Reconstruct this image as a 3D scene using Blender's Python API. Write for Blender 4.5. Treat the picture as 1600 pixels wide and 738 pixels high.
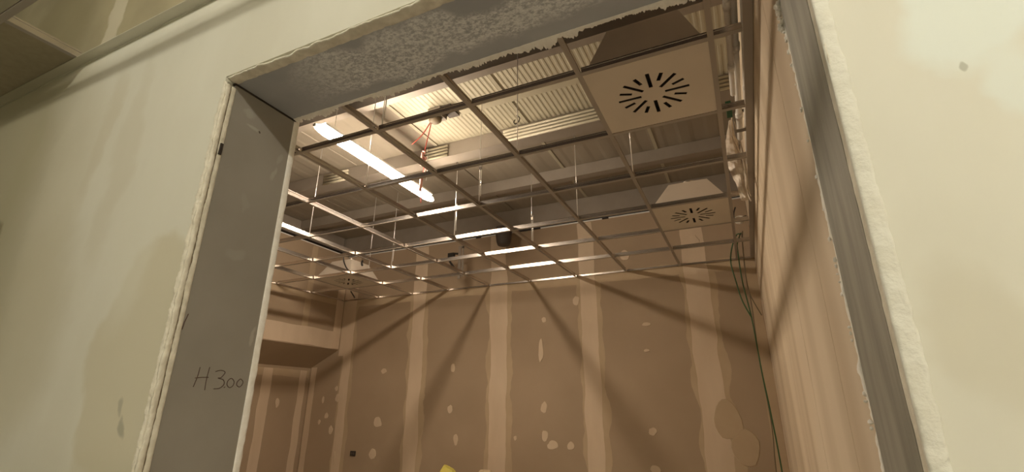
import bpy, bmesh, math, random
from mathutils import Vector, Matrix, noise
random.seed(7)
S = bpy.context.scene
for o in list(bpy.data.objects): bpy.data.objects.remove(o)
COL = S.collection

# ------------------------------------------------------------------ camera
cam_d = bpy.data.cameras.new('camera'); cam = bpy.data.objects.new('camera', cam_d); COL.objects.link(cam)
cam_d.sensor_fit = 'HORIZONTAL'; cam_d.sensor_width = 36.0; cam_d.lens = 762.07 * 36.0 / 1600.0
cam_d.clip_start = 0.02
rv = Vector((1.8731545551651319, 0.41478149148801974, 0.3017234612190282))
cam.matrix_world = Matrix.Translation((4.137994, -1.871181, 1.523008)) @ Matrix.Rotation(rv.length, 4, rv.normalized())
S.camera = cam
# ------------------------------------------------------------------ world and exposure
w = bpy.data.worlds.new('world'); S.world = w; w.use_nodes = True
w.node_tree.nodes['Background'].inputs[0].default_value = (1, .9, .75, 1)
w.node_tree.nodes['Background'].inputs[1].default_value = 0.02
S.view_settings.view_transform = 'Standard'; S.view_settings.look = 'None'
S.view_settings.gamma = 1; S.view_settings.use_curve_mapping = False
S.view_settings.exposure = 0.0
INNER_LAMP = 165.0; INNER_COL = (1.0, .84, .66)
OUTER_A = 210.0; OUTER_FILL = 192.0; OUTER_COL = (1.0, .95, .82)

# ------------------------------------------------------------------ materials
def mat(name, col, rough=.8, metal=0.0, emit=None, noise_amt=0.0, noise_scale=6.0, bump=0.0, bump_scale=60.0, col2=None, stretch=(1,1,1), detail=6):
    m = bpy.data.materials.new(name); m.use_nodes = True
    nt = m.node_tree; b = nt.nodes['Principled BSDF']
    b.inputs['Base Color'].default_value = (*col, 1); b.inputs['Roughness'].default_value = rough
    b.inputs['Metallic'].default_value = metal
    tc = nt.nodes.new('ShaderNodeNewGeometry'); mp = nt.nodes.new('ShaderNodeMapping'); mp.inputs['Scale'].default_value = stretch
    nt.links.new(tc.outputs['Position'], mp.inputs['Vector'])
    if noise_amt > 0:
        n = nt.nodes.new('ShaderNodeTexNoise'); n.inputs['Scale'].default_value = noise_scale; n.inputs['Detail'].default_value = detail
        nt.links.new(mp.outputs[0], n.inputs['Vector'])
        r = nt.nodes.new('ShaderNodeMapRange'); r.inputs['From Min'].default_value = .35; r.inputs['From Max'].default_value = .65
        r.inputs['To Min'].default_value = 0; r.inputs['To Max'].default_value = noise_amt
        nt.links.new(n.outputs[0], r.inputs['Value'])
        mx = nt.nodes.new('ShaderNodeMix'); mx.data_type = 'RGBA'
        mx.inputs[6].default_value = (*col, 1); mx.inputs[7].default_value = (*(col2 or [c*.6 for c in col]), 1)
        nt.links.new(r.outputs[0], mx.inputs[0]); nt.links.new(mx.outputs[2], b.inputs['Base Color'])
    if bump > 0:
        n2 = nt.nodes.new('ShaderNodeTexNoise'); n2.inputs['Scale'].default_value = bump_scale; n2.inputs['Detail'].default_value = 5
        nt.links.new(mp.outputs[0], n2.inputs['Vector'])
        bp = nt.nodes.new('ShaderNodeBump'); bp.inputs['Strength'].default_value = bump; bp.inputs['Distance'].default_value = .01
        nt.links.new(n2.outputs[0], bp.inputs['Height']); nt.links.new(bp.outputs[0], b.inputs['Normal'])
    if emit:
        b.inputs['Emission Color'].default_value = (*emit[0], 1); b.inputs['Emission Strength'].default_value = emit[1]
    return m

def patch_layer(m, patches, axes=('X', 'Z')):
    """lay filler, paint and painted-shade patches with a shape of their own over a material; patches = (a, b, ra, rb, colour, strength, softness)"""
    nt = m.node_tree; b = nt.nodes['Principled BSDF']
    g = nt.nodes.new('ShaderNodeNewGeometry'); sp = nt.nodes.new('ShaderNodeSeparateXYZ')
    nz = nt.nodes.new('ShaderNodeTexNoise'); nz.inputs['Scale'].default_value = 5; nz.inputs['Detail'].default_value = 4
    nt.links.new(g.outputs['Position'], nz.inputs['Vector'])
    sub = nt.nodes.new('ShaderNodeVectorMath'); sub.operation = 'MULTIPLY_ADD'
    sub.inputs[1].default_value = (.18, .18, .18); nt.links.new(nz.outputs['Color'], sub.inputs[0]); nt.links.new(g.outputs['Position'], sub.inputs[2])
    nt.links.new(sub.outputs[0], sp.inputs[0])
    src = b.inputs['Base Color'].links[0].from_socket if b.inputs['Base Color'].links else None
    for (a, c, ra, rb, colr, st, soft) in patches:
        def lin(sock, cen, rad):
            q = nt.nodes.new('ShaderNodeMath'); q.operation = 'MULTIPLY_ADD'
            q.inputs[1].default_value = 1/rad; q.inputs[2].default_value = -(cen+.09)/rad
            nt.links.new(sock, q.inputs[0]); q2 = nt.nodes.new('ShaderNodeMath'); q2.operation = 'POWER'; q2.inputs[1].default_value = 2
            qa = nt.nodes.new('ShaderNodeMath'); qa.operation = 'ABSOLUTE'; nt.links.new(q.outputs[0], qa.inputs[0])
            nt.links.new(qa.outputs[0], q2.inputs[0]); return q2.outputs[0]
        A = lin(sp.outputs[axes[0]], a, ra); B = lin(sp.outputs[axes[1]], c, rb)
        ad = nt.nodes.new('ShaderNodeMath'); ad.operation = 'ADD'; nt.links.new(A, ad.inputs[0]); nt.links.new(B, ad.inputs[1])
        mr = nt.nodes.new('ShaderNodeMapRange'); mr.interpolation_type = 'SMOOTHSTEP'
        mr.inputs['From Min'].default_value = 1+soft; mr.inputs['From Max'].default_value = max(0, 1-soft)
        mr.inputs['To Min'].default_value = 0; mr.inputs['To Max'].default_value = st
        nt.links.new(ad.outputs[0], mr.inputs['Value'])
        mx = nt.nodes.new('ShaderNodeMix'); mx.data_type = 'RGBA'; mx.inputs[7].default_value = (*colr, 1)
        if src: nt.links.new(src, mx.inputs[6])
        else: mx.inputs[6].default_value = b.inputs['Base Color'].default_value
        nt.links.new(mr.outputs[0], mx.inputs[0]); src = mx.outputs[2]
    nt.links.new(src, b.inputs['Base Color'])

M = {}
M['skim'] = mat('skimmed_wall', (.72, .70, .59), .75, noise_amt=.5, noise_scale=2.2, col2=(.62, .59, .47), bump=.12, bump_scale=9, stretch=(1.6, 1, .8))
patch_layer(M['skim'], [
    (2.60, 1.66, .24, .36, (.60, .55, .395), .75, .15),
    (1.42, 2.45, .06, .32, (.55, .50, .36), .6, .9), (2.02, 2.5, .05, .26, (.58, .53, .39), .5, .9), (2.22, 2.35, .06, .4, (.60, .56, .43), .5, .9), (1.85, 1.75, .3, .4, (.52, .475, .33), .6, .8),
    (1.15, 2.2, .60, 1.3, (.40, .365, .235), .9, .8),  # light falling off towards the left, painted into the wall colour
    (1.85, 2.2, .16, .55, (.58, .54, .40), .55, .9),
    (2.62, 1.47, .015, .03, (.28, .27, .2), .6, .8),
    (2.60, 1.52, .012, .02, (.28, .27, .2), .5, .8),
    (1.40, 2.22, .05, .05, (.2, .17, .1), .8, .8),
    (2.45, 2.05, .12, .30, (.72, .70, .58), .5, .6),
    (4.52, 2.12, .085, .14, (.74, .79, .72), .75, .35),
    (4.56, 1.93, .05, .06, (.74, .79, .72), .6, .5),
    (4.497, 1.99, .006, .007, (.42, .42, .33), .8, .6),
    (4.42, 1.62, .06, .1, (.60, .56, .43), .6, .7),
], ('X', 'Z'))
M['raw_board'] = mat('green_board_above_ceiling', (.43, .375, .23), .85, noise_amt=.5, noise_scale=3)
patch_layer(M['raw_board'], [(1.78, 3.4, .065, .9, (.62, .57, .42), .8, .3), (1.2, 3.2, .3, .5, (.28, .24, .13), .7, .6)], ('X', 'Z'))
M['board'] = mat('plasterboard_paper', (.40, .30, .205), .8, noise_amt=.6, noise_scale=1.3, col2=(.335, .245, .16), bump=.05)
M['compound'] = mat('joint_compound', (.64, .51, .375), .85, noise_amt=.6, noise_scale=5, col2=(.55, .425, .30), bump=.15, bump_scale=30, stretch=(1, 1, .3))
M['compound_thin'] = mat('thin_joint_compound', (.49, .375, .25), .85, noise_amt=.6, noise_scale=4, col2=(.43, .32, .205))
M['sidewall'] = mat('skimmed_side_wall', (.66, .545, .40), .8, noise_amt=.8, noise_scale=1.1, detail=1.5, col2=(.46, .35, .225), stretch=(1, 3.0, .18))
M['liner'] = mat('grey_metal_lining', (.275, .25, .21), .6, metal=.15, noise_amt=.8, noise_scale=3.0, col2=(.33, .305, .26), bump=.08, bump_scale=20)
patch_layer(M['liner'], [
    (-.96, 2.445, .018, .012, (.40, .38, .33), .7, .9), (-.945, 2.41, .022, .006, (.45, .43, .38), .6, .9),
    (-.84, 2.36, .012, .02, (.38, .36, .31), .6, .9), (-.835, 2.29, .01, .03, (.42, .40, .35), .6, .9),
    (-.90, 2.15, .012, .03, (.34, .32, .27), .6, .9), (-.93, 1.98, .03, .02, (.34, .32, .27), .6, .9),
    (-.80, 1.72, .008, .03, (.42, .38, .32), .7, .7), (-.922, 2.403, .0042, .0048, (.05, .03, .02), .95, .3),
], ('Y', 'Z'))
M['liner_head'] = mat('worn_metal_head', (.36, .365, .375), .6, metal=.1, noise_amt=.7, noise_scale=4.5, detail=3, col2=(.47, .475, .48), bump=.1, bump_scale=25)
def worn(m):
    nt = m.node_tree; b = nt.nodes['Principled BSDF']; src = b.inputs['Base Color'].links[0].from_socket
    g = nt.nodes.new('ShaderNodeNewGeometry')
    def nzz(s, d, st=(1, 1, 1)):
        mp = nt.nodes.new('ShaderNodeMapping'); mp.inputs['Scale'].default_value = st
        nt.links.new(g.outputs['Position'], mp.inputs[0])
        n = nt.nodes.new('ShaderNodeTexNoise'); n.inputs['Scale'].default_value = s; n.inputs['Detail'].default_value = d
        n.inputs['Roughness'].default_value = .7; nt.links.new(mp.outputs[0], n.inputs['Vector']); return n.outputs[0]
    def rng(s, a, c):
        r = nt.nodes.new('ShaderNodeMapRange'); r.interpolation_type = 'SMOOTHSTEP'; r.inputs['From Min'].default_value = a; r.inputs['From Max'].default_value = c
        nt.links.new(s, r.inputs['Value']); return r.outputs[0]
    def mul(a, c):
        q = nt.nodes.new('ShaderNodeMath'); q.operation = 'MULTIPLY'; nt.links.new(a, q.inputs[0]); nt.links.new(c, q.inputs[1]); return q.outputs[0]
    speck = rng(nzz(80, 5, (1, 1.4, 1)), .36, .62)
    sp = nt.nodes.new('ShaderNodeSeparateXYZ'); nt.links.new(g.outputs['Position'], sp.inputs[0])
    # a roughened band along the middle of the head
    d = nt.nodes.new('ShaderNodeMath'); d.operation = 'MULTIPLY_ADD'; d.inputs[1].default_value = .25
    wob = nzz(4.5, 2); nt.links.new(wob, d.inputs[0]); nt.links.new(sp.outputs['Y'], d.inputs[2])
    lo = rng(d.outputs[0], -.895, -.855); hi = rng(d.outputs[0], -.700, -.750)
    band = mul(lo, hi); xr = rng(sp.outputs['X'], 2.82, 3.15)
    f = mul(mul(speck, band), xr)
    f2 = nt.nodes.new('ShaderNodeMath'); f2.operation = 'MULTIPLY'; f2.inputs[1].default_value = .8; nt.links.new(f, f2.inputs[0])
    mx = nt.nodes.new('ShaderNodeMix'); mx.data_type = 'RGBA'; mx.inputs[7].default_value = (.85, .85, .82, 1)
    nt.links.new(src, mx.inputs[6]); nt.links.new(f2.outputs[0], mx.inputs[0]); nt.links.new(mx.outputs[2], b.inputs['Base Color'])
worn(M['liner_head'])
M['liner_right'] = mat('brushed_metal_lining', (.24, .23, .185), .6, metal=.15, noise_amt=.9, noise_scale=9, col2=(.36, .34, .28), stretch=(1, 2.5, .35), bump=.06)
M['edge'] = mat('rough_plaster_edge', (.78, .73, .60), .9, noise_amt=.7, noise_scale=30, col2=(.58, .53, .41), bump=.5, bump_scale=80)
M['edge_r'] = mat('rough_corner_filler', (.74, .72, .62), .85, noise_amt=.6, noise_scale=25, col2=(.66, .63, .52), bump=.4, bump_scale=60)
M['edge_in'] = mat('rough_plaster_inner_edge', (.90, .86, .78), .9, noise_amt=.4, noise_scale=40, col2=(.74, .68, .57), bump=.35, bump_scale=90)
M['gap'] = mat('dark_gap', (.035, .025, .018), .9)
M['ink'] = mat('marker_ink', (.075, .035, .02), .7)
M['steel'] = mat('galvanised_bar', (.60, .55, .50), .26, metal=1.0)
M['tee_paint'] = mat('painted_bar_face', (.36, .31, .255), .55)
M['wire'] = mat('hanger_wire', (.85, .82, .78), .28, metal=.6)
M['plate'] = mat('diffuser_paint', (.66, .58, .47), .6, noise_amt=.2, noise_scale=3)
M['plenum'] = mat('plenum_sheet', (.58, .50, .41), .65, noise_amt=.3, noise_scale=3)
M['deck'] = mat('roof_deck_sheet', (.45, .41, .305), .5, metal=.1, noise_amt=.4, noise_scale=1.5, col2=(.38, .34, .245))
M['deck_dark'] = mat('roof_deck_dull', (.28, .24, .185), .6, noise_amt=.5, noise_scale=2, col2=(.22, .185, .14))
M['beam'] = mat('grey_beam', (.29, .25, .205), .55, metal=.2, noise_amt=.5, noise_scale=5, col2=(.22, .185, .15))
M['track'] = mat('bright_track', (.95, .93, .90), .25, metal=.3)
M['concrete'] = mat('concrete_floor', (.46, .44, .40), .85, noise_amt=.6, noise_scale=2, col2=(.36, .34, .30))
M['tile'] = mat('ceiling_tile', (.34, .29, .19), .9, noise_amt=.3, noise_scale=30)
M['conduit'] = mat('pale_conduit', (.85, .80, .72), .35)
M['film'] = mat('crumpled_film', (.72, .63, .52), .4, noise_amt=.6, noise_scale=20, col2=(.45, .36, .27), bump=.4, bump_scale=50)
M['black'] = mat('black_plastic', (.018, .016, .014), .45)
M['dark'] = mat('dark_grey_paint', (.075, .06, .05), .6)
M['green'] = mat('green_cable', (.035, .10, .035), .45)
M['greenbox'] = mat('green_plastic', (.02, .09, .04), .5)
M['browncable'] = mat('brown_cable', (.16, .12, .07), .5)
M['red'] = mat('red_cable', (.55, .10, .07), .45)
M['pink'] = mat('pink_tape', (.75, .42, .36), .5)
M['yellow'] = mat('yellow_sack', (.72, .62, .13), .7, noise_amt=.4, noise_scale=12)
M['kraft'] = mat('kraft_sack', (.60, .46, .30), .85, noise_amt=.4, noise_scale=12)
M['wood'] = mat('raw_wood', (.40, .27, .15), .8, noise_amt=.5, noise_scale=10)
M['lamp_in'] = mat('lit_tube_cover', (.9, .9, .9), .5, emit=(INNER_COL, INNER_LAMP))
M['lamp_a'] = mat('lit_globe', (.9, .9, .9), .5, emit=(OUTER_COL, OUTER_A))
M['lamp_fill'] = mat('lit_cover_fill', (.9, .9, .9), .5, emit=(OUTER_COL, OUTER_FILL))
M['white'] = mat('white_plastic', (.7, .68, .62), .5)

# ------------------------------------------------------------------ helpers
def link(name, bm, m, parent=None, smooth=False):
    me = bpy.data.meshes.new(name); bm.normal_update(); bm.to_mesh(me); bm.free()
    if smooth:
        for p in me.polygons: p.use_smooth = True
    me.materials.append(m)
    o = bpy.data.objects.new(name, me); COL.objects.link(o)
    if parent: o.parent = parent
    return o
def empty(name, loc=(0, 0, 0), label=None, cat=None, group=None, kind=None):
    o = bpy.data.objects.new(name, None); COL.objects.link(o); o.location = loc; o.empty_display_size = .1
    tag(o, label, cat, group, kind); return o
def tag(o, label=None, cat=None, group=None, kind=None):
    if label: o['label'] = label
    if cat: o['category'] = cat
    if group: o['group'] = group
    if kind: o['kind'] = kind
    return o
def box(bm, x0, x1, y0, y1, z0, z1):
    vs = [bm.verts.new(p) for p in [(x0, y0, z0), (x1, y0, z0), (x1, y1, z0), (x0, y1, z0), (x0, y0, z1), (x1, y0, z1), (x1, y1, z1), (x0, y1, z1)]]
    for f in [(3, 2, 1, 0), (4, 5, 6, 7), (0, 1, 5, 4), (1, 2, 6, 5), (2, 3, 7, 6), (3, 0, 4, 7)]: bm.faces.new([vs[i] for i in f])
def boxes(name, bl, m, parent=None, origin=None, **k):
    """boxes in world coordinates; mesh is stored relative to the parent's location"""
    off = Vector(parent.location) if parent else Vector((0, 0, 0))
    bm = bmesh.new()
    for b in bl: box(bm, *b)
    bmesh.ops.translate(bm, verts=bm.verts, vec=-off)
    return link(name, bm, m, parent, **k)
def tube_bm(bm, pts, r, n=8, closed_caps=True):
    pts = [Vector(p) for p in pts]; rings = []
    prev = None
    for i, p in enumerate(pts):
        t = (pts[min(i+1, len(pts)-1)] - pts[max(i-1, 0)]).normalized()
        a = prev if prev else (Vector((0, 0, 1)) if abs(t.z) < .9 else Vector((1, 0, 0)))
        u = (a - t*a.dot(t)).normalized(); v = t.cross(u); prev = u
        rr = r[i] if isinstance(r, (list, tuple)) else r
        rings.append([bm.verts.new(p + (u*math.cos(2*math.pi*k/n) + v*math.sin(2*math.pi*k/n))*rr) for k in range(n)])
    for a, b in zip(rings, rings[1:]):
        for k in range(n): bm.faces.new([a[k], a[(k+1) % n], b[(k+1) % n], b[k]])
    if closed_caps: bm.faces.new(rings[0][::-1]); bm.faces.new(rings[-1])
def smooth_path(pts, sub=6):
    P = [Vector(p) for p in pts]; out = []
    for i in range(len(P)-1):
        p0 = P[max(i-1, 0)]; p1 = P[i]; p2 = P[i+1]; p3 = P[min(i+2, len(P)-1)]
        for s in range(sub):
            t = s/sub
            out.append(.5*((2*p1) + (p2-p0)*t + (2*p0-5*p1+4*p2-p3)*t*t + (3*p1-p0-3*p2+p3)*t**3))
    out.append(P[-1]); return out
def tubes(name, paths, r, m, parent=None, n=8, smooth=True):
    off = Vector(parent.location) if parent else Vector((0, 0, 0)); bm = bmesh.new()
    for p in paths: tube_bm(bm, [Vector(q)-off for q in p], r, n)
    return link(name, bm, m, parent, smooth=smooth)

# ================================================================== SETTING
YF, YR = -1.06, -.775          # front wall: faces towards the camera and towards the room
XJ0, XJ1, ZH = 2.725, 4.32, 2.53
YB, XL, XR, XLOW = 3.63, -1.25, 4.345, -1.75
ZG, ZT, ZD = 3.0, 3.70, 3.95   # ceiling grid, top of walls, roof deck

fl = tag(boxes('floor', [(-3, 9, -5.5, 4, -.1, 0)], M['concrete']), kind='structure')
wf = boxes('wall_front', [(-3, XJ0-.012, YF, YR, 0, 2.962), (XJ1+.012, 9, YF, YR, 0, 2.962), (XJ0-.012, XJ1+.012, YF, YR, ZH+.012, 2.962)], M['skim']); tag(wf, kind='structure')
boxes('upper_board', [(-3, 1.70, YF+.004, YR, 2.962, 4.05), (1.70, 9, YF+.004, YR, 2.962, 4.05)], M['raw_board'], wf)
boxes('added_dark_backing', [(-1.2, XR-.005, YR, YR+.003, 3.03, 3.93)], M['dark'], wf)  # added unseen dark board, so the bar webs reflect something dark
for nm, b in (('wall_rear', (-3, 9, -5.6, -5.5, 0, 4.05)), ('wall_outer_left', (-3.1, -3, -5.5, YF, 0, 4.05)), ('wall_outer_right', (9, 9.1, -5.5, YF, 0, 4.05))):
    tag(boxes(nm, [b], M['skim']), kind='structure')
wr = boxes('wall_right', [(XR, XR+.12, YR, YB+.1, 0, 4.05)], M['sidewall']); tag(wr, kind='structure')
wb = boxes('wall_back', [(XLOW-.1, XR, YB+.004, YB+.11, 0, ZT)], M['gap']); tag(wb, kind='structure')
wl = boxes('wall_left', [(XLOW-.1, XLOW, YR, YB, 0, ZT)], M['board']); tag(wl, kind='structure')

# irregular strip of joint compound on a wall: plane = ('y', value, sign) or ('x', value, sign)
def strip(name, plane, a, z0, z1, half, m, parent, seed, proud=.002, wob=.25, a1=None, horizontal=False):
    ax, val, sg = plane; bm = bmesh.new(); n = max(8, int(abs(z1-z0)/.035)); L = []; R = []
    for i in range(n+1):
        t = i/n; z = z0 + (z1-z0)*t; c = a + ((a1 if a1 is not None else a)-a)*t
        wl_ = half*(1 + wob*noise.noise((seed, z*3.1, 0)) + wob*.22*noise.noise((seed, z*13, 0)))
        wr_ = half*(1 + wob*noise.noise((seed+9, z*3.1, 3)) + wob*.22*noise.noise((seed+9, z*13, 3)))
        for lst, q in ((L, c-wl_), (R, c+wr_)):
            u, v = (z, q) if horizontal else (q, z)
            lst.append(bm.verts.new((u, val+sg*proud, v) if ax == 'y' else (val+sg*proud, u, v)))
    back = []
    for i in range(n): bm.faces.new([L[i], R[i], R[i+1], L[i+1]])
    ex = bmesh.ops.extrude_face_region(bm, geom=bm.faces[:])
    d = Vector((0, -sg*proud*.98, 0)) if ax == 'y' else Vector((-sg*proud*.98, 0, 0))
    bmesh.ops.translate(bm, verts=[v for v in ex['geom'] if isinstance(v, bmesh.types.BMVert)], vec=d)
    bmesh.ops.recalc_face_normals(bm, faces=bm.faces[:])
    return link(name, bm, m, parent)
def blob(name, plane, a, z, ra, rz, m, parent, seed, proud=.003):
    ax, val, sg = plane; bm = bmesh.new(); n = 18; ring = []; ring0 = []
    for i in range(n):
        t = 2*math.pi*i/n; k = 1 + .35*noise.noise((seed+math.cos(t), math.sin(t), 0)) + .12*noise.noise((seed+3*math.cos(t), 3*math.sin(t), 5))
        p, q = a+ra*k*math.cos(t), z+rz*k*math.sin(t)
        ring.append(bm.verts.new((p, val+sg*proud, q) if ax == 'y' else (val+sg*proud, p, q)))
        p, q = a+ra*1.06*k*math.cos(t), z+rz*1.06*k*math.sin(t)
        ring0.append(bm.verts.new((p, val, q) if ax == 'y' else (val, p, q)))
    bm.faces.new(ring)
    for i in range(n): bm.faces.new([ring[i], ring[(i+1) % n], ring0[(i+1) % n], ring0[i]])
    bmesh.ops.recalc_face_normals(bm, faces=bm.faces[:])
    return link(name, bm, m, parent)

# back wall: plasterboards 1.2 m wide with recessed joints, covered by strips of compound
seams = [-1.07, .13, 1.36, 2.54, 3.76]
ed = [XLOW] + seams + [XR]
for a, b in zip(ed, ed[1:]):
    boxes('plasterboard', [(a+.002, b-.002, YB, YB+.0041, 0, ZT-.004)], M['board'], wb)
PB = ('y', YB, -1)
for i, (a, h) in enumerate(zip(seams, (.075, .10, .115, .095, .12))):
    strip('joint_compound', PB, a+.01, 0, ZT-.02, h, M['compound'], wb, i*13.7, a1=a-.01)
    strip('joint_compound_feathered', PB, a+.04, 0, 2.95, h*1.5, M['compound_thin'], wb, i*7.7+50, proud=.001, a1=a, wob=.4)
strip('joint_compound', PB, -1.235 + .05, 2.2, ZT-.02, .055, M['compound'], wb, 77, proud=.0015)
strip('joint_compound', PB, -1.68, 0, 2.05, .05, M['compound'], wb, 78)
strip('joint_compound', PB, 4.29, 0, 3.0, .05, M['compound_thin'], wb, 79, proud=.0014)
strip('joint_compound', PB, 2.965, -1.2, 4.34, .062, M['compound_thin'], wb, 81, proud=.0012, horizontal=True, wob=.35)
for i, (a, z, ra, rz) in enumerate([(.698, 1.484, .035, .045), (.718, 1.985, .03, .05), (.799, 1.134, .03, .06), (1.955, 1.514, .035, .06), (1.96, 1.21, .035, .055),
        (2.05, 1.12, .065, .045), (1.594, 1.178, .02, .025), (2.263, 1.12, .04, .04), (-.416, 1.316, .065, .06), (-.452, .927, .06, .06), (-1.168, 1.624, .03, .05),
        (-1.331, 1.385, .03, .035), (-1.428, 1.598, .02, .045), (-.385, 1.971, .045, .03), (3.18, 2.384, .045, .02), (3.869, 1.418, .11, .19), (3.152, 1.284, .04, .04),
        (3.152, .926, .05, .04), (2.385, 2.714, .04, .05), (1.973, 2.514, .03, .03), (4.004, 1.164, .12, .16), (3.157, 2.102, .03, .015), (-1.22, 1.2, .03, .05), (-1.45, 1.3, .02, .03),
        (1.93, 2.15, .03, .13), (-1.2, 1.75, .025, .03), (3.0, 3.2, .05, .06), (3.75, 3.27, .08, .07), (-1.1, .85, .02, .08)]):
    blob('filler_patch', PB, a, z, ra, rz, M['compound'] if ra < .1 else M['compound_thin'], wb, i*3.3, proud=.003+.00017*i)
tk = boxes('top_track', [(XL, XR, YB-.010, YB+.06, ZT-.012, ZT+.002)], M['track'], wb)
boxes('track_clip', [(2.76, 2.84, YB-.012, YB, ZT-.013, ZT+.003), (1.0, 1.08, YB-.012, YB, ZT-.013, ZT+.003), (1.62, 1.95, YB-.012, YB, ZT-.013, ZT+.003)], M['gap'], wb)

# left wall: low part plus the boxed bulkhead with a sloping underside
bm = bmesh.new()
prof = [(XL, 2.288), (XL, ZT-.004), (XLOW, ZT-.004), (XLOW, 2.04)]
r0 = [bm.verts.new((x, YR, z)) for x, z in prof]; r1 = [bm.verts.new((x, YB, z)) for x, z in prof]
bm.faces.new(r0); bm.faces.new(r1[::-1])
for i in range(4): bm.faces.new([r0[i], r0[(i+1) % 4], r1[(i+1) % 4], r1[i]])
bmesh.ops.recalc_face_normals(bm, faces=bm.faces[:])
bh = link('bulkhead', bm, M['board'], wl)
PX = ('x', XL, 1)
strip('joint_compound', PX, 3.55, 2.3, ZT-.02, .07, M['compound'], bh, 91, proud=.003)
strip('joint_compound', PX, 2.95, 2.3, ZT-.02, .05, M['compound_thin'], bh, 95)
strip('joint_compound', PX, 2.42, -.7, YB-.03, .12, M['compound'], bh, 92, horizontal=True, proud=.0025, wob=.1)
strip('joint_compound', PX, 2.97, -.7, YB-.03, .05, M['compound_thin'], bh, 97, horizontal=True, proud=.0015)
for a, h in ((2.9, .075), (3.5, .06), (1.7, .08), (.5, .08)):
    strip('joint_compound', ('x', XLOW, 1), a, 0, 2.0, h, M['compound'], wl, a*11, proud=.0024)
strip('joint_compound', ('x', XLOW, 1), 1.955, -.7, YB-.03, .05, M['compound_thin'], wl, 93, horizontal=True, proud=.0012)
blob('filler_patch', ('x', XLOW, 1), 3.13, 1.55, .03, .06, M['compound'], wl, 7)
boxes('top_track', [(XL-.06, XL+.010, -.7, 3.42, ZT-.012, ZT+.002)], M['track'], wl)

# right wall of the room: tall skimmed strips over the board joints
PR = ('x', XR, -1)
for i, (a, h) in enumerate(((3.2, .05), (2.0, .10), (1.25, .06), (.45, .10), (-.30, .05))):
    strip('joint_compound', PR, a, 0, 2.96, h, M['sidewall'], wr, i*4.1+120, proud=.0006, wob=.15)
strip('joint_compound', PR, 3.585, 0, 2.96, .045, M['compound'], wr, 131, proud=.002)

# door_1: grey metal lining of the opening, its torn plaster edges and the handwriting
dr = empty('door_1', (XJ0, YR, 0), kind='structure')
boxes('side_lining', [(XJ0-.011, XJ0, -1.03, -.79, 0, ZH-.006)], M['liner'], dr)
boxes('side_lining', [(XJ1, XJ1+.011, -1.03, -.79, 0, ZH-.004)], M['liner_right'], dr)
boxes('head_lining', [(XJ0-.011, XJ1+.011, -1.03, -.79, ZH, ZH+.011)], M['liner_head'], dr)
boxes('corner_gap', [(XJ0-.010, XJ0+.003, -1.035, -.785, ZH-.006, ZH-.0002)], M['gap'], dr)
def lumpy(name, p0, p1, u, v, wu, wv, m, seed, n=160, amp=.35, torn=0.0, scale=14, round_=.5):
    """ragged plaster bead from p0 to p1; cross-section spans u (across the reveal) and v (out of the surface)"""
    p0, p1, u, v = Vector(p0), Vector(p1), Vector(u), Vector(v); bm = bmesh.new(); rings = []; k = 8
    L = (p1-p0).length
    for i in range(n+1):
        t = i/n; p = p0.lerp(p1, t); s = t*L
        a = 1 + amp*noise.noise((s*scale, seed, 0)) + amp*.6*noise.noise((s*scale*4, seed, 2)) + amp*.35*noise.noise((s*scale*12, seed, 4))
        b = 1 + amp*noise.noise((s*scale*1.3, seed, 7)) + amp*.8*noise.noise((s*scale*5, seed, 9))
        q = noise.noise((s*3.1, seed, 21))
        fr = noise.noise((s*scale*.6, seed, 11)) + .55*noise.noise((s*scale*2.7, seed, 12)) + .4*noise.noise((s*scale*9, seed, 13)) + .3*noise.noise((s*scale*23, seed, 14))
        tr = torn*max(0, fr + .25 + .5*q)
        ring = []
        for j in range(k):
            th = math.pi*j/(k-1)
            c = (1-math.cos(th))/2
            hgt = math.sin(th)**round_ if 0 < j < k-1 else 0
            jig = 1 + .25*noise.noise((s*60, j*1.7, seed))
            ring.append(bm.verts.new(p + u*(wu*a*c + (tr if c > .8 else 0)) + v*(wv*b*hgt*jig + (tr*.3 if c > .7 else 0))))
        rings.append(ring)
    for A, B in zip(rings, rings[1:]):
        for j in range(k-1): bm.faces.new([A[j], A[j+1], B[j+1], B[j]])
        bm.faces.new([A[k-1], A[0], B[0], B[k-1]])
    bm.faces.new(rings[0]); bm.faces.new(rings[-1][::-1])
    bmesh.ops.recalc_face_normals(bm, faces=bm.faces[:])
    bmesh.ops.translate(bm, verts=bm.verts, vec=-Vector(dr.location))
    return link(name, bm, m, dr, smooth=True)
# near edges (camera side)
lumpy('plaster_edge', (XJ0-.002, -1.027, 0), (XJ0-.002, -1.027, ZH-.02), (0, -1, 0), (1, 0, 0), .016, .006, M['edge'], 1, n=420, amp=.20, scale=10)
lumpy('plaster_edge', (XJ0-.003, -1.0445, 0), (XJ0-.003, -1.0445, ZH-.02), (0, -1, 0), (1, 0, 0), .016, .008, M['edge'], 14, n=520, amp=.30, scale=12)
boxes('edge_groove', [(XJ0-.010, XJ0+.0008, -1.0455, -1.041, 0, ZH-.02)], M['browncable'], dr)
lumpy('plaster_edge', (XJ0-.001, -1.056, 0), (XJ0-.001, -1.056, ZH-.01), (-1, -.35, 0), (0, -1, 0), .012, .006, M['edge'], 2, n=520, amp=.45, scale=22)
lumpy('plaster_edge', (XJ0, -1.024, ZH+.004), (XJ1, -1.024, ZH+.004), (0, -1, 0), (0, 0, -1), .038, .006, M['edge'], 3, n=160, amp=.25, scale=6)
lumpy('plaster_edge', (XJ1-.001, -1.0592, 0), (XJ1-.001, -1.0592, ZH), (1, 0, 0), (0, -1, 0), .026, .0040, M['edge_r'], 4, n=320, amp=.16, scale=16)
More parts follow.
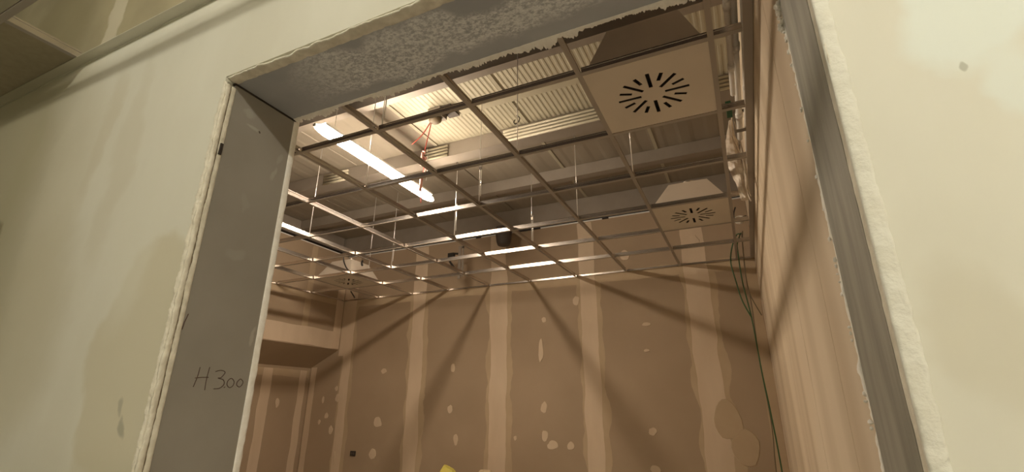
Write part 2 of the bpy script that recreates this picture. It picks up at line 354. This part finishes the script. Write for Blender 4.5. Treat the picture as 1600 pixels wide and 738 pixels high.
lumpy('plaster_edge', (XJ1+.004, -1.026, 0), (XJ1+.004, -1.026, ZH), (0, -1, 0), (-1, 0, 0), .034, .004, M['edge'], 5, n=160, amp=.2, scale=9)
# far edges (room side)
lumpy('plaster_edge', (XJ0-.004, -.792, 0), (XJ0-.004, -.792, ZH), (0, 1, 0), (1, 0, 0), .026, .007, M['edge_in'], 6, n=160, amp=.15, scale=7)
lumpy('plaster_edge', (XJ0, -.800, ZH+.004), (XJ1, -.800, ZH+.004), (0, 1, 0), (0, 0, -1), .016, .006, M['edge_in'], 7, n=900, amp=.22, torn=.024, scale=9)
lumpy('plaster_edge', (XJ1+.003, -.79, 0), (XJ1+.003, -.79, ZH), (0, 1, 0), (-1, 0, 0), .010, .004, M['edge_in'], 8, n=420, amp=.9, torn=.008, scale=10)
# crumbs of plaster clinging to the far right edge and hanging under the head
crumbs = bmesh.new(); rnd = random.Random(3)
def crumb(c, r):
    q = bmesh.ops.create_icosphere(crumbs, subdivisions=1, radius=r)
    s = Vector((rnd.uniform(.6, 1.2), rnd.uniform(.7, 1.8), rnd.uniform(.7, 1.6)))
    for v in q['verts']: v.co = Vector((v.co.x*s.x, v.co.y*s.y, v.co.z*s.z))*rnd.uniform(.8, 1.2) + Vector(c) - Vector(dr.location)
for z in (2.43, 2.425, 2.415, 2.405, 2.40, 2.385, 2.37, 2.345, 2.33, 2.322, 2.29, 2.255, 2.25, 2.2, 2.14, 2.135, 2.06, 1.975, 1.90, 1.84, 1.80, 1.795, 1.785, 1.77, 1.75, 1.73, 1.665, 1.655, 1.64, 1.545, 1.535, 1.50, 1.49):
    crumb((XJ1-.003, -.782+rnd.uniform(-.002, .008), z+rnd.uniform(-.003, .003)), rnd.uniform(.0022, .0048) * (1.7 if z > 2.36 else 1))
for k in range(26):
    t = rnd.random()
    crumb((XJ1-.004-.006*rnd.random(), -.782+rnd.uniform(-.003, .006), 2.425-.075*t), rnd.uniform(.003, .0065))
link('plaster_crumbs', crumbs, M['edge_in'], dr)['kind'] = 'stuff'
boxes('broken_hole', [(XJ0+.0005, XJ0+.0095, -1.040, -1.032, 2.262, 2.300)], M['gap'], dr)
ST = [[(-.9524, 1.6238), (-.9543, 1.5992), (-.9605, 1.5696)], [(-.9242, 1.6258), (-.9267, 1.5936), (-.9255, 1.5621)], [(-.9605, 1.5937), (-.9425, 1.5963), (-.9218, 1.5974)],
      [(-.9041, 1.6145), (-.889, 1.619), (-.8738, 1.6145), (-.8828, 1.5994), (-.8923, 1.5971), (-.8752, 1.5925), (-.8705, 1.58), (-.8822, 1.5687), (-.8995, 1.5664)],
      [(-.8685, 1.571), (-.8649, 1.5729)],
      [(-.8535, 1.5972), (-.8602, 1.5895), (-.8599, 1.5786), (-.8502, 1.5716), (-.8409, 1.5774), (-.8391, 1.5886), (-.8473, 1.5975), (-.8535, 1.5972)],
      [(-.8215, 1.5969), (-.8285, 1.5891), (-.8287, 1.5798), (-.819, 1.5745), (-.8116, 1.5804), (-.8092, 1.5899), (-.8172, 1.5971), (-.8215, 1.5969)]]
tubes('handwriting', [smooth_path([(XJ0+.0004, y, z) for y, z in s], 5) for s in ST], .0011, M['ink'], dr, n=5)
tubes('ink_mark', [[(XJ0+.0004, -1.018, 1.765), (XJ0+.0004, -1.024, 1.74), (XJ0+.0004, -1.026, 1.72)]], .0013, M['ink'], dr, n=5)

# roof deck: one object per sheet
ce = boxes('ceiling', [(-3, 9, -5.5, 4, 4.02, 4.1)], M['deck_dark']); tag(ce, kind='structure')
def deck(x0, x1, y0, y1, ribbed, z=ZD):
    bm = bmesh.new(); dep = .0022 if ribbed else .003; per = .043 if ribbed else .245
    xs = []; x = x0 + .004
    while x < x1 - .01:
        e = min(x+per, x1-.004); wv = e-x
        xs += [(x, 0), (x+wv*.34, 0), (x+wv*.48, dep), (x+wv*.86, dep)]
        x += per
    xs.append((x1-.004, 0))
    lo0 = [bm.verts.new((a, y0, z+d)) for a, d in xs]; lo1 = [bm.verts.new((a, y1, z+d)) for a, d in xs]
    for i in range(len(xs)-1): bm.faces.new([lo0[i], lo1[i], lo1[i+1], lo0[i+1]])
    t = [bm.verts.new(p) for p in [(x0+.004, y0, z+.03), (x1-.004, y0, z+.03), (x1-.004, y1, z+.03), (x0+.004, y1, z+.03)]]
    bm.faces.new(t); bm.faces.new([lo0[0], t[0], t[3], lo1[0]]); bm.faces.new([lo0[-1], lo1[-1], t[2], t[1]])
    bm.faces.new(lo0[::-1] + [t[0], t[1]][::1]) if False else None
    return link('deck_sheet', bm, M['deck'] if ribbed else M['deck_dark'], ce)
dx = [-1.36, -.36, .64, 1.64, 2.62, 3.60, 4.36]
for i, (a, b) in enumerate(zip(dx, dx[1:])):
    deck(a, b, -.8, .66, False)  # near row dull and flat: beam shadow put into the sheet colour
    deck(a, b, .66, 1.74, a > 1.6)
    deck(a, b, 1.74, 2.66, False, ZD+.0)
    deck(a, b, 2.66, 3.7, False)
for a, b in ((-3, 0), (0, 3), (3, 6), (6, 9)): deck(a, b, -5.5, -1.1, False, ZD+.01)
boxes('deck_lap', [(1.63, 1.665, .73, 1.65, ZD-.008, ZD-.001)], M['deck'], ce)
for x in (2.62, 3.60): boxes('deck_lap', [(x-.015, x+.015, .73, 3.46, ZD-.006, ZD-.001)], M['deck'], ce)

# wall angle trims
tag(boxes('trim_1', [(XL, XR, YB-.024, YB-.004, ZG-.0015, ZG), (XL, XR, YB-.0065, YB-.0035, ZG, ZG+.022)], M['steel']), kind='structure')
tag(boxes('trim_2', [(XL+.003, XL+.024, YR, YB-.024, ZG-.0015, ZG), (XL+.003, XL+.0055, YR, YB-.024, ZG, ZG+.022)], M['steel']), kind='structure')
tag(boxes('trim_3', [(XR-.040, XR-.002, YR+.003, YB-.024, ZG-.002, ZG), (XR-.005, XR-.0025, YR+.003, YB-.024, ZG, ZG+.03)], M['tee_paint']), kind='structure')
tag(boxes('trim_4', [(-3, 9, YF-.040, YF, 2.948, 2.950), (-3, 9, YF-.003, YF, 2.950, 2.975), (-3, 9, YF-.0022, YF+.004, 2.940, 2.948)], M['skim']), kind='structure')
tag(boxes('trim_5', [(XL+.024, XR-.04, YR+.001, YR+.024, ZG-.0015, ZG), (XL+.024, XR-.04, YR+.001, YR+.003, ZG, ZG+.022)], M['steel']), kind='structure')

# ================================================================== ROOF BEAMS
def beam(x0, x1, y0, y1, z0, z1, label, extra=None):
    r = empty('roof_beam', ((x0+x1)/2, (y0+y1)/2, z0), label, 'beam', 'steel beams under the roof deck')
    boxes('web', [(x0, x1, (y0+y1)/2-.02, (y0+y1)/2+.02, z0+.006, z1)] if extra == 'i' else [(x0, x1, y0, y1, z0+.008, z1)], M['beam'], r)
    boxes('bottom_flange', [(x0, x1, y0-.006, y1+.006, z0, z0+.008)], M['beam'], r)
    return r
boxes('shade_sheet', [(XL+.05, XR-.002, YR+.004, .66, ZD-.055, ZD-.006)], M['dark'], ce)  # added dark sheet, stands in for the beam's shadow on the near deck
b1 = beam(XL, XR-.002, .672, .726, 3.80, ZD-.001, 'grey roof beam nearest the opening, just behind the door head')
b2 = beam(XL, XR-.002, 1.66, 1.79, 3.80, ZD-.001, 'grey roof beam with stacked ribs on its face, behind the lamp end')
b3 = beam(XL, XR-.002, 2.62, 2.70, 3.82, ZD-.001, 'pale grey roof beam above the far air diffuser')
b4 = beam(XL, XR-.002, 3.48, 3.60, 3.725, ZD-.001, 'dark grey roof beam along the top of the back wall')
b5 = empty('roof_beam', (XL-.05, 1.3, 3.725), 'dark grey roof beam running along the top of the left wall', 'beam')
boxes('web', [(XL-.10, XL+.02, YR, 3.46, 3.735, ZD-.001)], M['beam'], b5); boxes('bottom_flange', [(XL-.11, XL+.03, YR, 3.46, 3.722, 3.735)], M['dark'], b5)
def ribs(x0, x1, parent):
    for k in range(4):
        z = 3.815 + k*.034
        bm = bmesh.new(); tube_bm(bm, [(x0-parent.location.x, 1.650-parent.location.y, z-parent.location.z), (x1-parent.location.x, 1.650-parent.location.y, z-parent.location.z)], .0125, 10)
        link('rib', bm, M['deck'], parent, smooth=True)
ribs(2.38, 4.33, b2); ribs(1.48, 1.78, b2); ribs(.18, .52, b2)
boxes('purlin', [(1.70, XR-.003, 1.20, 1.27, ZD-.02, ZD-.001)], M['deck'], b2)

# ================================================================== CEILING GRID
xs = [-.603, -.004, .594, 1.217, 1.795, 2.397, 3.006, 3.599, 4.181]
ys = [-.601, -.001, .597, 1.204, 1.817, 2.400, 2.983]
cg = empty('ceiling_grid', (1.5, 1.4, ZG), 'open suspended ceiling grid of metal T bars inside the room', 'ceiling grid')
def tee_bm(L, axis):
    """T bar lying along axis, centred; returns flange+web boxes"""
    h = L/2
    if axis == 'y': return [(-.012, .012, -h, h, 0, .0018), (-.0011, .0011, -h, h, .0018, .032), (-.0035, .0035, -h, h, .032, .040)]
    return [(-h, h, -.012, .012, -.0003, .0015), (-h, h, -.0011, .0011, .0015, .030), (-h, h, -.0035, .0035, .030, .037)]
def tee(name, cx, cy, z, L, axis, parent, cache={}):
    key = (round(L, 3), axis)
    if key not in cache:
        bm = bmesh.new()
        for b in tee_bm(L, axis): box(bm, *b)
        me = bpy.data.meshes.new(name); bm.to_mesh(me); bm.free()
        me.materials.append(M['steel']); me.materials.append(M['tee_paint'])
        for i in range(6): me.polygons[i].material_index = 1
        cache[key] = me
    o = bpy.data.objects.new(name, cache[key]); COL.objects.link(o); o.parent = parent
    o.location = Vector((cx, cy, z)) - Vector(parent.location); return o
for x in xs:
    tee('main_runner', x, (YR+.024+YB-.024)/2, ZG, YB-.024-YR-.024-.002, 'y', cg)
xe = [XL+.025] + xs + [XR-.041]
for y in ys:
    for a, b in zip(xe, xe[1:]):
        a2 = a + (.0125 if a > XL+.1 else 0); b2_ = b - (.0125 if b < XR-.1 else 0)
        tee('cross_tee', (a2+b2_)/2, y, ZG, b2_-a2, 'x', cg)
def hanger2(x, y, top, double=True):
    z0 = ZG+.036
    h = tubes('hanger', [[(x, y, z0), (x, y, top)]], .0030, M['wire'], cg, n=6)
    if double:
        for c in (tubes('hanger_rod', [[(x+.013, y, z0+.05), (x+.013, y, z0+.33)]], .0030, M['wire'], cg, n=6),
                  boxes('hanger_clip', [(x-.005, x+.018, y-.005, y+.005, z0+.28, z0+.31)], M['steel'], cg)): c.parent = h
for x, y, t, d in [(.594, 1.204, ZD, False), (.60, 2.40, ZD, True), (1.795, 1.817, ZD, True), (2.397, 1.204, ZD, True), (2.34, 2.40, ZD, True), (3.006, 1.817, ZD, False),
                   (3.006, .597, ZD, False), (3.599, 1.204, ZD, False), (2.43, -.001, ZD, True), (.27, 2.40, ZD, False), (1.795, .597, ZD, False), (-.603, 1.204, ZD, False),
                   (4.181, -.001, ZD, False), (1.217, -.001, ZD, False)]:
    hanger2(x, y, t - .0015, d)
tubes('hanger_hook', [smooth_path([(2.99, .597, 3.27), (2.978, .60, 3.255), (2.99, .60, 3.24), (3.012, .60, 3.25), (3.02, .60, 3.275), (3.0, .60, 3.30)], 4)], .0035, M['dark'], cg, n=6)
tubes('hanger_hook', [smooth_path([(3.006, 1.817, 3.37), (2.99, 1.817, 3.36), (2.997, 1.817, 3.345), (3.015, 1.817, 3.35), (3.02, 1.817, 3.37)], 4)], .003, M['dark'], cg, n=6)
tubes('hanger_hook', [smooth_path([(3.599, 1.204, 3.36), (3.61, 1.204, 3.39), (3.63, 1.204, 3.42)], 4)], .003, M['steel'], cg, n=6)

# outer grid, in the corridor on the camera's side
og = empty('ceiling_grid', (2.5, -3, 2.95), 'pale ceiling bars in the upper left corner, on this side of the wall', 'ceiling grid')
for y in (-1.345, -2.55): tee('main_runner', 2.5, y, 2.95, 8.0, 'x', og)
for x in (.46, 1.665): tee('cross_tee', x, (YF-.024-1.333)/2, 2.95, 1.333-1.06-.026, 'y', og)
tl = boxes('ceiling_tile', [(.475, 1.652, -1.331, YF-.004, 2.9535, 2.965)], M['tile']); tag(tl, 'brown shaded ceiling tile in the upper left corner bay, touching the wall', 'ceiling tile')

# ================================================================== AIR DIFFUSERS
def diffuser(cx, cy, s, ph, top, label, hk=1.0):
    """swirl diffuser: pierced face plate, pocket behind every slot, tapered plenum box above"""
    r = empty('air_diffuser', (cx, cy, ZG+.002), label, 'air diffuser', 'square ceiling air diffusers')
    h = s/2; slots = []
    for i in range(16):
        a = math.radians(ph + 22.5*i); r0, r1 = (.058, .172) if i % 2 == 0 else (.105, .166)
        u = Vector((math.cos(a), math.sin(a))); v = Vector((-u.y, u.x))*.0092
        slots.append([u*r0-v, u*r1-v, u*r1+v, u*r0+v])
    bm = bmesh.new(); eds = []
    def loop(pts):
        vs = [bm.verts.new((p[0], p[1], 0)) for p in pts]
        for i in range(len(vs)): eds.append(bm.edges.new([vs[i], vs[(i+1) % len(vs)]]))
    loop([(-h, -h), (h, -h), (h, h), (-h, h)])
    for q in slots: loop(q)
    bmesh.ops.triangle_fill(bm, use_beauty=True, use_dissolve=False, edges=eds)
    ex = bmesh.ops.extrude_face_region(bm, geom=bm.faces[:])
    bmesh.ops.translate(bm, verts=[v for v in ex['geom'] if isinstance(v, bmesh.types.BMVert)], vec=(0, 0, .002))
    bmesh.ops.recalc_face_normals(bm, faces=bm.faces[:])
    link('face_plate', bm, M['plate'], r)
    for q in slots:
        bm = bmesh.new(); c = sum(q, Vector((0, 0)))/4
        lo = [bm.verts.new((*(c+(p-c)*1.02), .0022)) for p in q]; hi = [bm.verts.new((*(c+(p-c)*1.02), .03)) for p in q]
        bm.faces.new(hi)
        for i in range(4): bm.faces.new([lo[i], lo[(i+1) % 4], hi[(i+1) % 4], hi[i]])
        link('slot', bm, M['gap'], r)
    bm = bmesh.new(); b = h-.012; pr = [(b, .004), (b, .02), (top, .235*hk), (top, .24*hk)]; rings = []
    for q, z in pr: rings.append([bm.verts.new((x*q, y*q, z)) for x, y in ((-1, -1), (1, -1), (1, 1), (-1, 1))])
    for A, B in zip(rings, rings[1:]):
        for i in range(4): bm.faces.new([A[i], A[(i+1) % 4], B[(i+1) % 4], B[i]])
    bm.faces.new(rings[-1])
    pl = link('plenum_box', bm, M['plenum'], r)
    bm = bmesh.new(); tube_bm(bm, [(0, 0, .24*hk), (0, 0, .24*hk+.05)], .06, 20); link('duct_spigot', bm, M['steel'], pl, smooth=False)
    return r
d1 = diffuser(3.890, .298, .566, 0, .175, 'largest and nearest square air diffuser with a ring of black slots', 1.3)
d2 = diffuser(3.890, 2.108, .566, 0, .15, 'middle-distance square air diffuser beside the right wall, pale plenum above it')
d3 = diffuser(-.303, 2.692, .572, 0, .16, 'farthest square air diffuser, in the far left corner of the ceiling')
tag(tubes('cable_loop', [smooth_path([(-.09, 2.385, 3.27), (-.125, 2.38, 3.22), (-.11, 2.38, 3.16), (-.06, 2.38, 3.08), (-.03, 2.385, 3.05)], 5)], .008, M['black']), 'black cable loop hanging on the left plenum of the far left diffuser', 'cable')
tag(tubes('cable_end', [smooth_path([(.05, 2.52, 3.19), (.06, 2.50, 3.155), (.075, 2.50, 3.12)], 4)], .012, M['black']), 'short black cable end beside the plenum of the far left diffuser', 'cable')
tubes('loose_rod', [[(-.675, 3.14, 3.004), (-.79, 3.32, 2.99), (-.90, 3.46, 3.0)]], .009, M['dark'], cg)

# ================================================================== LAMPS
def batten(loc, L, axis, m, label, drop):
    r = empty('batten_lamp', loc, label, 'lamp'); bm = bmesh.new(); n = 14
    sec = []
    for i in range(n):
        a = 2*math.pi*i/n; sec.append((.045*math.cos(a), .030*math.sin(a)))
    st = [(-L/2, .35), (-L/2+.03, .72), (-L/2+.10, 1), (L/2-.10, 1), (L/2-.03, .72), (L/2, .35)]; rings = []
    for s, k in st: rings.append([bm.verts.new(((a*k, s, b*k) if axis == 'y' else (s, a*k, b*k))) for a, b in sec])
    for A, B in zip(rings, rings[1:]):
        for i in range(n): bm.faces.new([A[i], A[(i+1) % n], B[(i+1) % n], B[i]])
    bm.faces.new(rings[0]); bm.faces.new(rings[-1]); bmesh.ops.recalc_face_normals(bm, faces=bm.faces[:])
    link('lit_cover', bm, m, r, smooth=True)
    d = (lambda s: (0, s, 0)) if axis == 'y' else (lambda s: (s, 0, 0))
    bm = bmesh.new()
    box(bm, *((-.040, .040, -L/2+.06, L/2-.06, .0295, .047) if axis == 'y' else (-L/2+.12, L/2-.12, -.018, .018, .0295, .047)))
    link('spine', bm, M['white'], r)
    for s in (-L*.38, L*.38):
        bm = bmesh.new(); q = d(s); tube_bm(bm, [(q[0], q[1], .05), (q[0], q[1], drop)], .0016, 5); link('suspension_wire', bm, M['wire'], r)
    for s in (-L/2, L/2):
        bm = bmesh.new(); q0, q1 = d(s), d(s*(1-.012/L)); q1 = d(s - math.copysign(.006, s)); q0 = d(s+math.copysign(.008, s))
        tube_bm(bm, [q0, q1], .0145, 10); link('end_cap', bm, M['white'], r)
    return r
batten((1.485, 1.100, 3.475), 1.53, 'y', M['lamp_in'], 'long glowing white batten lamp hanging just above the open ceiling grid', ZD-3.475-.003)
batten((5.6, -3.1, 3.62), 1.5, 'x', M['lamp_fill'], 'unseen batten lamp added on the near side to brighten the wall right of the opening', .34)  # unseen fill lamp, added to brighten the right side of the near wall
gl = empty('globe_lamp', (2.6, -2.9, 3.75), 'round glowing globe lamp under the near roof, left of the opening', 'lamp')
bm = bmesh.new(); bmesh.ops.create_uvsphere(bm, u_segments=20, v_segments=12, radius=.085); link('globe', bm, M['lamp_a'], gl, smooth=True)
bm = bmesh.new(); tube_bm(bm, [(0, 0, .07), (0, 0, .205)], .03, 14); link('base', bm, M['white'], gl, smooth=True)

# ================================================================== SERVICES ABOVE THE GRID
def conduit(pts, r, label, joints=()):
    c = empty('conduit', pts[0], label, 'pipe')
    tubes('pipe', [pts], r, M['conduit'], c, n=12)
    for y in joints: tubes('coupling', [[(pts[0][0], y-.025, pts[0][2]), (pts[0][0], y+.025, pts[0][2])]], r*1.25, M['conduit'], c, n=12)
    return c
conduit([(4.262, -.76, 3.15), (4.262, .70, 3.15)], .013, 'pale conduit nearest the ceiling bars at the top right, left one of three', (.0, .45))
conduit([(4.290, -.10, 3.19), (4.290, 1.30, 3.19)], .017, 'thickest pale conduit of the three beside the right wall', (.35, 1.0))
conduit([(4.318, -.76, 3.12), (4.318, 1.55, 3.12)], .008, 'thin bright conduit tight against the right wall above the wall angle', (.62,))
tag(boxes('bracket', [(4.255, 4.343, 1.02, 1.05, 3.10, 3.106), (4.255, 4.258, 1.02, 1.05, 3.106, 3.23), (4.255, 4.343, 1.02, 1.05, 3.23, 3.236)], M['beam']), 'small grey bracket holding the conduits to the right wall', 'bracket')
tag(boxes('junction_block', [(4.225, 4.255, .95, 1.03, 3.20, 3.27)], M['greenbox']), 'small dark green plastic block beside the conduits at the right', 'block')
# crumpled film-wrapped bundle hanging in the gap by the right wall
fb = empty('wrapped_bundle', (4.25, 1.45, 3.4), 'crumpled bundle of flex wrapped in clear film hanging by the right wall', 'cable bundle')
def crumple(name, path, rad, m, parent, seed, amp=.35, n=14):
    P = smooth_path(path, 6); bm = bmesh.new(); rings = []; N = len(P)
    for i, p in enumerate(P):
        t = i/(N-1); k = t*(len(rad)-1); j = min(int(k), len(rad)-2); rr = rad[j]+(rad[j+1]-rad[j])*(k-j)
        ring = []
        for q in range(n):
            a = 2*math.pi*q/n; f = 1 + amp*noise.noise((2.4*math.cos(a)+seed, 2.4*math.sin(a), t*9)) + amp*.5*noise.noise((6*math.cos(a), 6*math.sin(a)+seed, t*22))
            ring.append(bm.verts.new(Vector(p) - Vector(parent.location) + Vector((math.cos(a)*rr*f, math.sin(a)*rr*f*1.2, 0))))
        rings.append(ring)
    for A, B in zip(rings, rings[1:]):
        for q in range(n): bm.faces.new([A[q], A[(q+1) % n], B[(q+1) % n], B[q]])
    bm.faces.new(rings[0]); bm.faces.new(rings[-1]); bmesh.ops.recalc_face_normals(bm, faces=bm.faces[:])
    return link(name, bm, m, parent)
crumple('film_wrap', [(4.255, 1.45, 3.42), (4.240, 1.45, 3.30), (4.235, 1.45, 3.18), (4.243, 1.45, 3.06), (4.252, 1.45, 2.94), (4.262, 1.45, 2.82)], [.010, .022, .042, .052, .042, .024, .026], M['film'], fb, 3)
crumple('film_tail', [(4.235, 1.45, 3.20), (4.215, 1.44, 3.23), (4.208, 1.44, 3.27)], [.012, .009, .004], M['film'], fb, 8)
tubes('flex', [smooth_path([(4.268, 1.44, 3.45), (4.25, 1.42, 3.3), (4.285, 1.40, 3.1), (4.29, 1.40, 2.95), (4.283, 1.40, 2.85), (4.295, 1.40, 2.78)], 5),
               smooth_path([(4.275, 1.44, 3.40), (4.295, 1.43, 3.2), (4.30, 1.42, 3.02), (4.29, 1.42, 2.9), (4.30, 1.42, 2.82)], 5)], .004, M['film'], fb, n=6)
cl = empty('flex_coil', (4.24, 2.6, 3.02), 'small grey coil of flex resting on the bars between far diffuser and right wall', 'cable coil')
bm = bmesh.new()
for k in range(3):
    tube_bm(bm, [(.035*math.cos(a*.5), .05*math.sin(a*.5), .05+.014*k+.035*math.sin(a*.5)) for a in range(0, 13)], .008, 7)
link('coil', bm, M['conduit'], cl, smooth=True)
tubes('tail', [smooth_path([(4.22, 2.56, 3.19), (4.20, 2.52, 3.12), (4.205, 2.45, 3.045), (4.29, 2.41, 3.045)], 5)], .006, M['black'], cl, n=6)

# green and brown cables hanging down the back right corner
def cable(pts, r, m, label):
    return tag(tubes('hanging_cable', [smooth_path(pts, 7)], r, m, n=7), label, 'cable')
cable([(4.225, 3.05, 3.10), (4.20, 3.12, 3.11), (4.15, 3.2, 3.03), (4.116, 3.2, 2.869), (4.137, 3.2, 2.673), (4.166, 3.2, 2.483), (4.225, 3.2, 2.315)], .0065, M['green'], 'short bowed green cable, leftmost of those hanging in the far right corner')
cable([(4.24, 3.1, 3.12), (4.20, 3.26, 3.07), (4.193, 3.3, 2.986), (4.193, 3.3, 2.691), (4.225, 3.3, 2.313), (4.238, 3.3, 1.842), (4.258, 3.3, 1.456), (4.272, 3.3, 1.003), (4.27, 3.3, .3), (4.2, 3.25, .012)], .0065, M['green'], 'long green cable hanging from the ceiling to the floor in the corner')
cable([(4.26, 3.1, 3.14), (4.246, 3.25, 3.065), (4.236, 3.25, 2.868), (4.235, 3.25, 2.581), (4.311, 3.25, 2.341)], .005, M['browncable'], 'short thin brown cable curling towards the right wall')
cable([(4.25, 3.15, 3.14), (4.248, 3.35, 3.06), (4.231, 3.35, 2.763), (4.243, 3.35, 2.443), (4.234, 3.35, 1.961), (4.251, 3.35, 1.402), (4.229, 3.35, .995), (4.22, 3.35, .3), (4.1, 3.33, .012)], .005, M['browncable'], 'long thin brown cable beside the long green one')

# red cord and box near the lamp
jb = empty('junction_box', (1.95, 1.15, ZD), 'grey pink junction box with a dark opening, fixed under the roof behind the lamp', 'junction box')
bm = bmesh.new(); box(bm, -.02, .10, -.06, .06, -.075, -.002); link('box', bm, M['beam'], jb)
bm = bmesh.new(); box(bm, .10, .20, -.05, .10, -.035, -.002); link('base_plate', bm, M['dark'], jb)
bm = bmesh.new(); bmesh.ops.create_uvsphere(bm, u_segments=12, v_segments=8, radius=.05); bmesh.ops.scale(bm, vec=(1.2, 1, .6), verts=bm.verts); bmesh.ops.translate(bm, vec=(.02, 0, -.09), verts=bm.verts); link('cap', bm, M['browncable'], jb, smooth=True)
rc = empty('red_cord', (1.88, 1.15, 3.78), 'red and pink cord hanging folded from the junction box behind the lamp', 'cord')
tubes('cord', [smooth_path([(1.93, 1.15, 3.85), (1.915, 1.15, 3.76), (1.89, 1.15, 3.63), (1.877, 1.15, 3.52), (1.885, 1.15, 3.40), (1.875, 1.15, 3.25), (1.88, 1.15, 3.10)], 6),
               smooth_path([(1.925, 1.14, 3.84), (1.85, 1.14, 3.74), (1.75, 1.14, 3.67)], 5)], .0045, M['red'], rc, n=6)
zig = []
for k in range(9): zig.append((1.873 + (.020 if k % 2 else -.004), 1.14 + .004*k, 3.58 - .022*k))
tubes('folded_hank', [smooth_path(zig, 4), smooth_path([(x+.008, y+.012, z-.05) for x, y, z in zig], 4)], .0055, M['pink'], rc, n=6)
tubes('tape', [[(1.872, 1.135, 3.56), (1.868, 1.135, 3.44)], [(1.878, 1.135, 3.34), (1.872, 1.135, 3.20)]], .011, M['pink'], rc, n=8)
tubes('cord_end', [smooth_path([(1.90, 1.16, 3.60), (1.915, 1.16, 3.45), (1.91, 1.16, 3.30)], 4)], .003, M['white'], rc, n=6)

# dark pot-shaped fitting under the far beam, and the bracket with black cable left of it
pf = empty('pot_fitting', (1.55, 3.36, 3.56), 'dark grey pot shaped fitting hanging under the far beam behind the middle bars', 'fitting')
bm = bmesh.new(); tube_bm(bm, [(0, 0, .11), (0, 0, .03), (0, 0, -.08), (0, 0, -.12)], [.10, .105, .09, .075], 20); link('body', bm, M['dark'], pf, smooth=False)
bm = bmesh.new(); tube_bm(bm, [(0, .0, .105), (0, .12, .17)], .018, 8); link('arm', bm, M['dark'], pf)
bk = empty('hanging_bracket', (.98, 3.25, 3.04), 'grey upright bracket with a black cable loop, behind the middle of the grid', 'bracket')
bm = bmesh.new(); box(bm, -.02, .02, -.004, .004, 0, .40); box(bm, .035, .06, -.004, .004, .02, .42); box(bm, -.02, .06, -.004, .004, .40, .43); link('upright', bm, M['beam'], bk)
bm = bmesh.new(); tube_bm(bm, smooth_path([(-.02, 0, .10), (-.10, 0, .18), (-.16, 0, .27), (-.15, 0, .33), (-.08, 0, .34), (-.03, 0, .33)], 5), .014, 8); link('cable_loop', bm, M['black'], bk, smooth=True)
bm = bmesh.new(); box(bm, -.17, -.08, -.02, .02, .30, .35); link('plug', bm, M['black'], bk)

# ================================================================== LOW IN THE ROOM
sk = empty('socket_box', (-.777, YB, .922), 'small black socket box low on the back wall, left half', 'socket')
bm = bmesh.new(); box(bm, -.042, .042, -.012, .0, -.030, .030); link('frame', bm, M['black'], sk)
bm = bmesh.new(); box(bm, -.028, -.004, -.0145, -.012, -.016, .016); box(bm, .006, .030, -.0145, -.012, -.016, .016); link('module', bm, M['dark'], sk)
wt = empty('workbench', (1.25, 3.25, 0), 'plain wooden workbench carrying the sacks, just below the picture', 'workbench')
bm = bmesh.new(); box(bm, -.62, .62, -.25, .25, .66, .69); link('bench_top', bm, M['wood'], wt)
for sx in (-.55, .55):
    for sy in (-.2, .2):
        bm = bmesh.new(); box(bm, sx-.03, sx+.03, sy-.03, sy+.03, 0, .66); link('leg', bm, M['wood'], wt)
def sack(x, y, z0, wx, wy, h, m, seed, label, slope=0):
    bm = bmesh.new(); bmesh.ops.create_grid(bm, x_segments=1, y_segments=1, size=.01); bm.clear()
    n, k = 22, 10; rings = []
    for j in range(k+1):
        t = j/k; ring = []
        prof = (.92 + .12*math.sin(math.pi*t)) if t < .8 else .93 - .35*((t-.8)/.2)
        for i in range(n):
            a = 2*math.pi*i/n; c, s = math.cos(a), math.sin(a)
            sq = 1/max(abs(c), abs(s))**.6
            f = prof*(1 + .08*noise.noise((c*2+seed, s*2, t*4)))
            z = h*t + (.012*noise.noise((c*3, s*3+seed, 1)) + slope*c)*t
            ring.append(bm.verts.new((c*sq*wx*f, s*sq*wy*f, z)))
        rings.append(ring)
    for A, B in zip(rings, rings[1:]):
        for i in range(n): bm.faces.new([A[i], A[(i+1) % n], B[(i+1) % n], B[i]])
    bm.faces.new(rings[0][::-1]); bm.faces.new(rings[-1])
    o = link('sack', bm, m, smooth=False); o.location = (x, y, z0); return tag(o, label, 'sack')
sack(.955, 3.25, .6905, .095, .06, .185, M['yellow'], 1, 'yellow sack whose tilted top peeks in at the bottom edge', slope=-.025)
sack(1.42, 3.25, .6905, .10, .06, .185, M['kraft'], 5, 'tan crumpled paper sack at the bottom edge, right beside the yellow one')
sack(1.615, 3.22, .6905, .07, .05, .175, M['kraft'], 9, 'smaller tan paper sack, rightmost at the bottom edge')
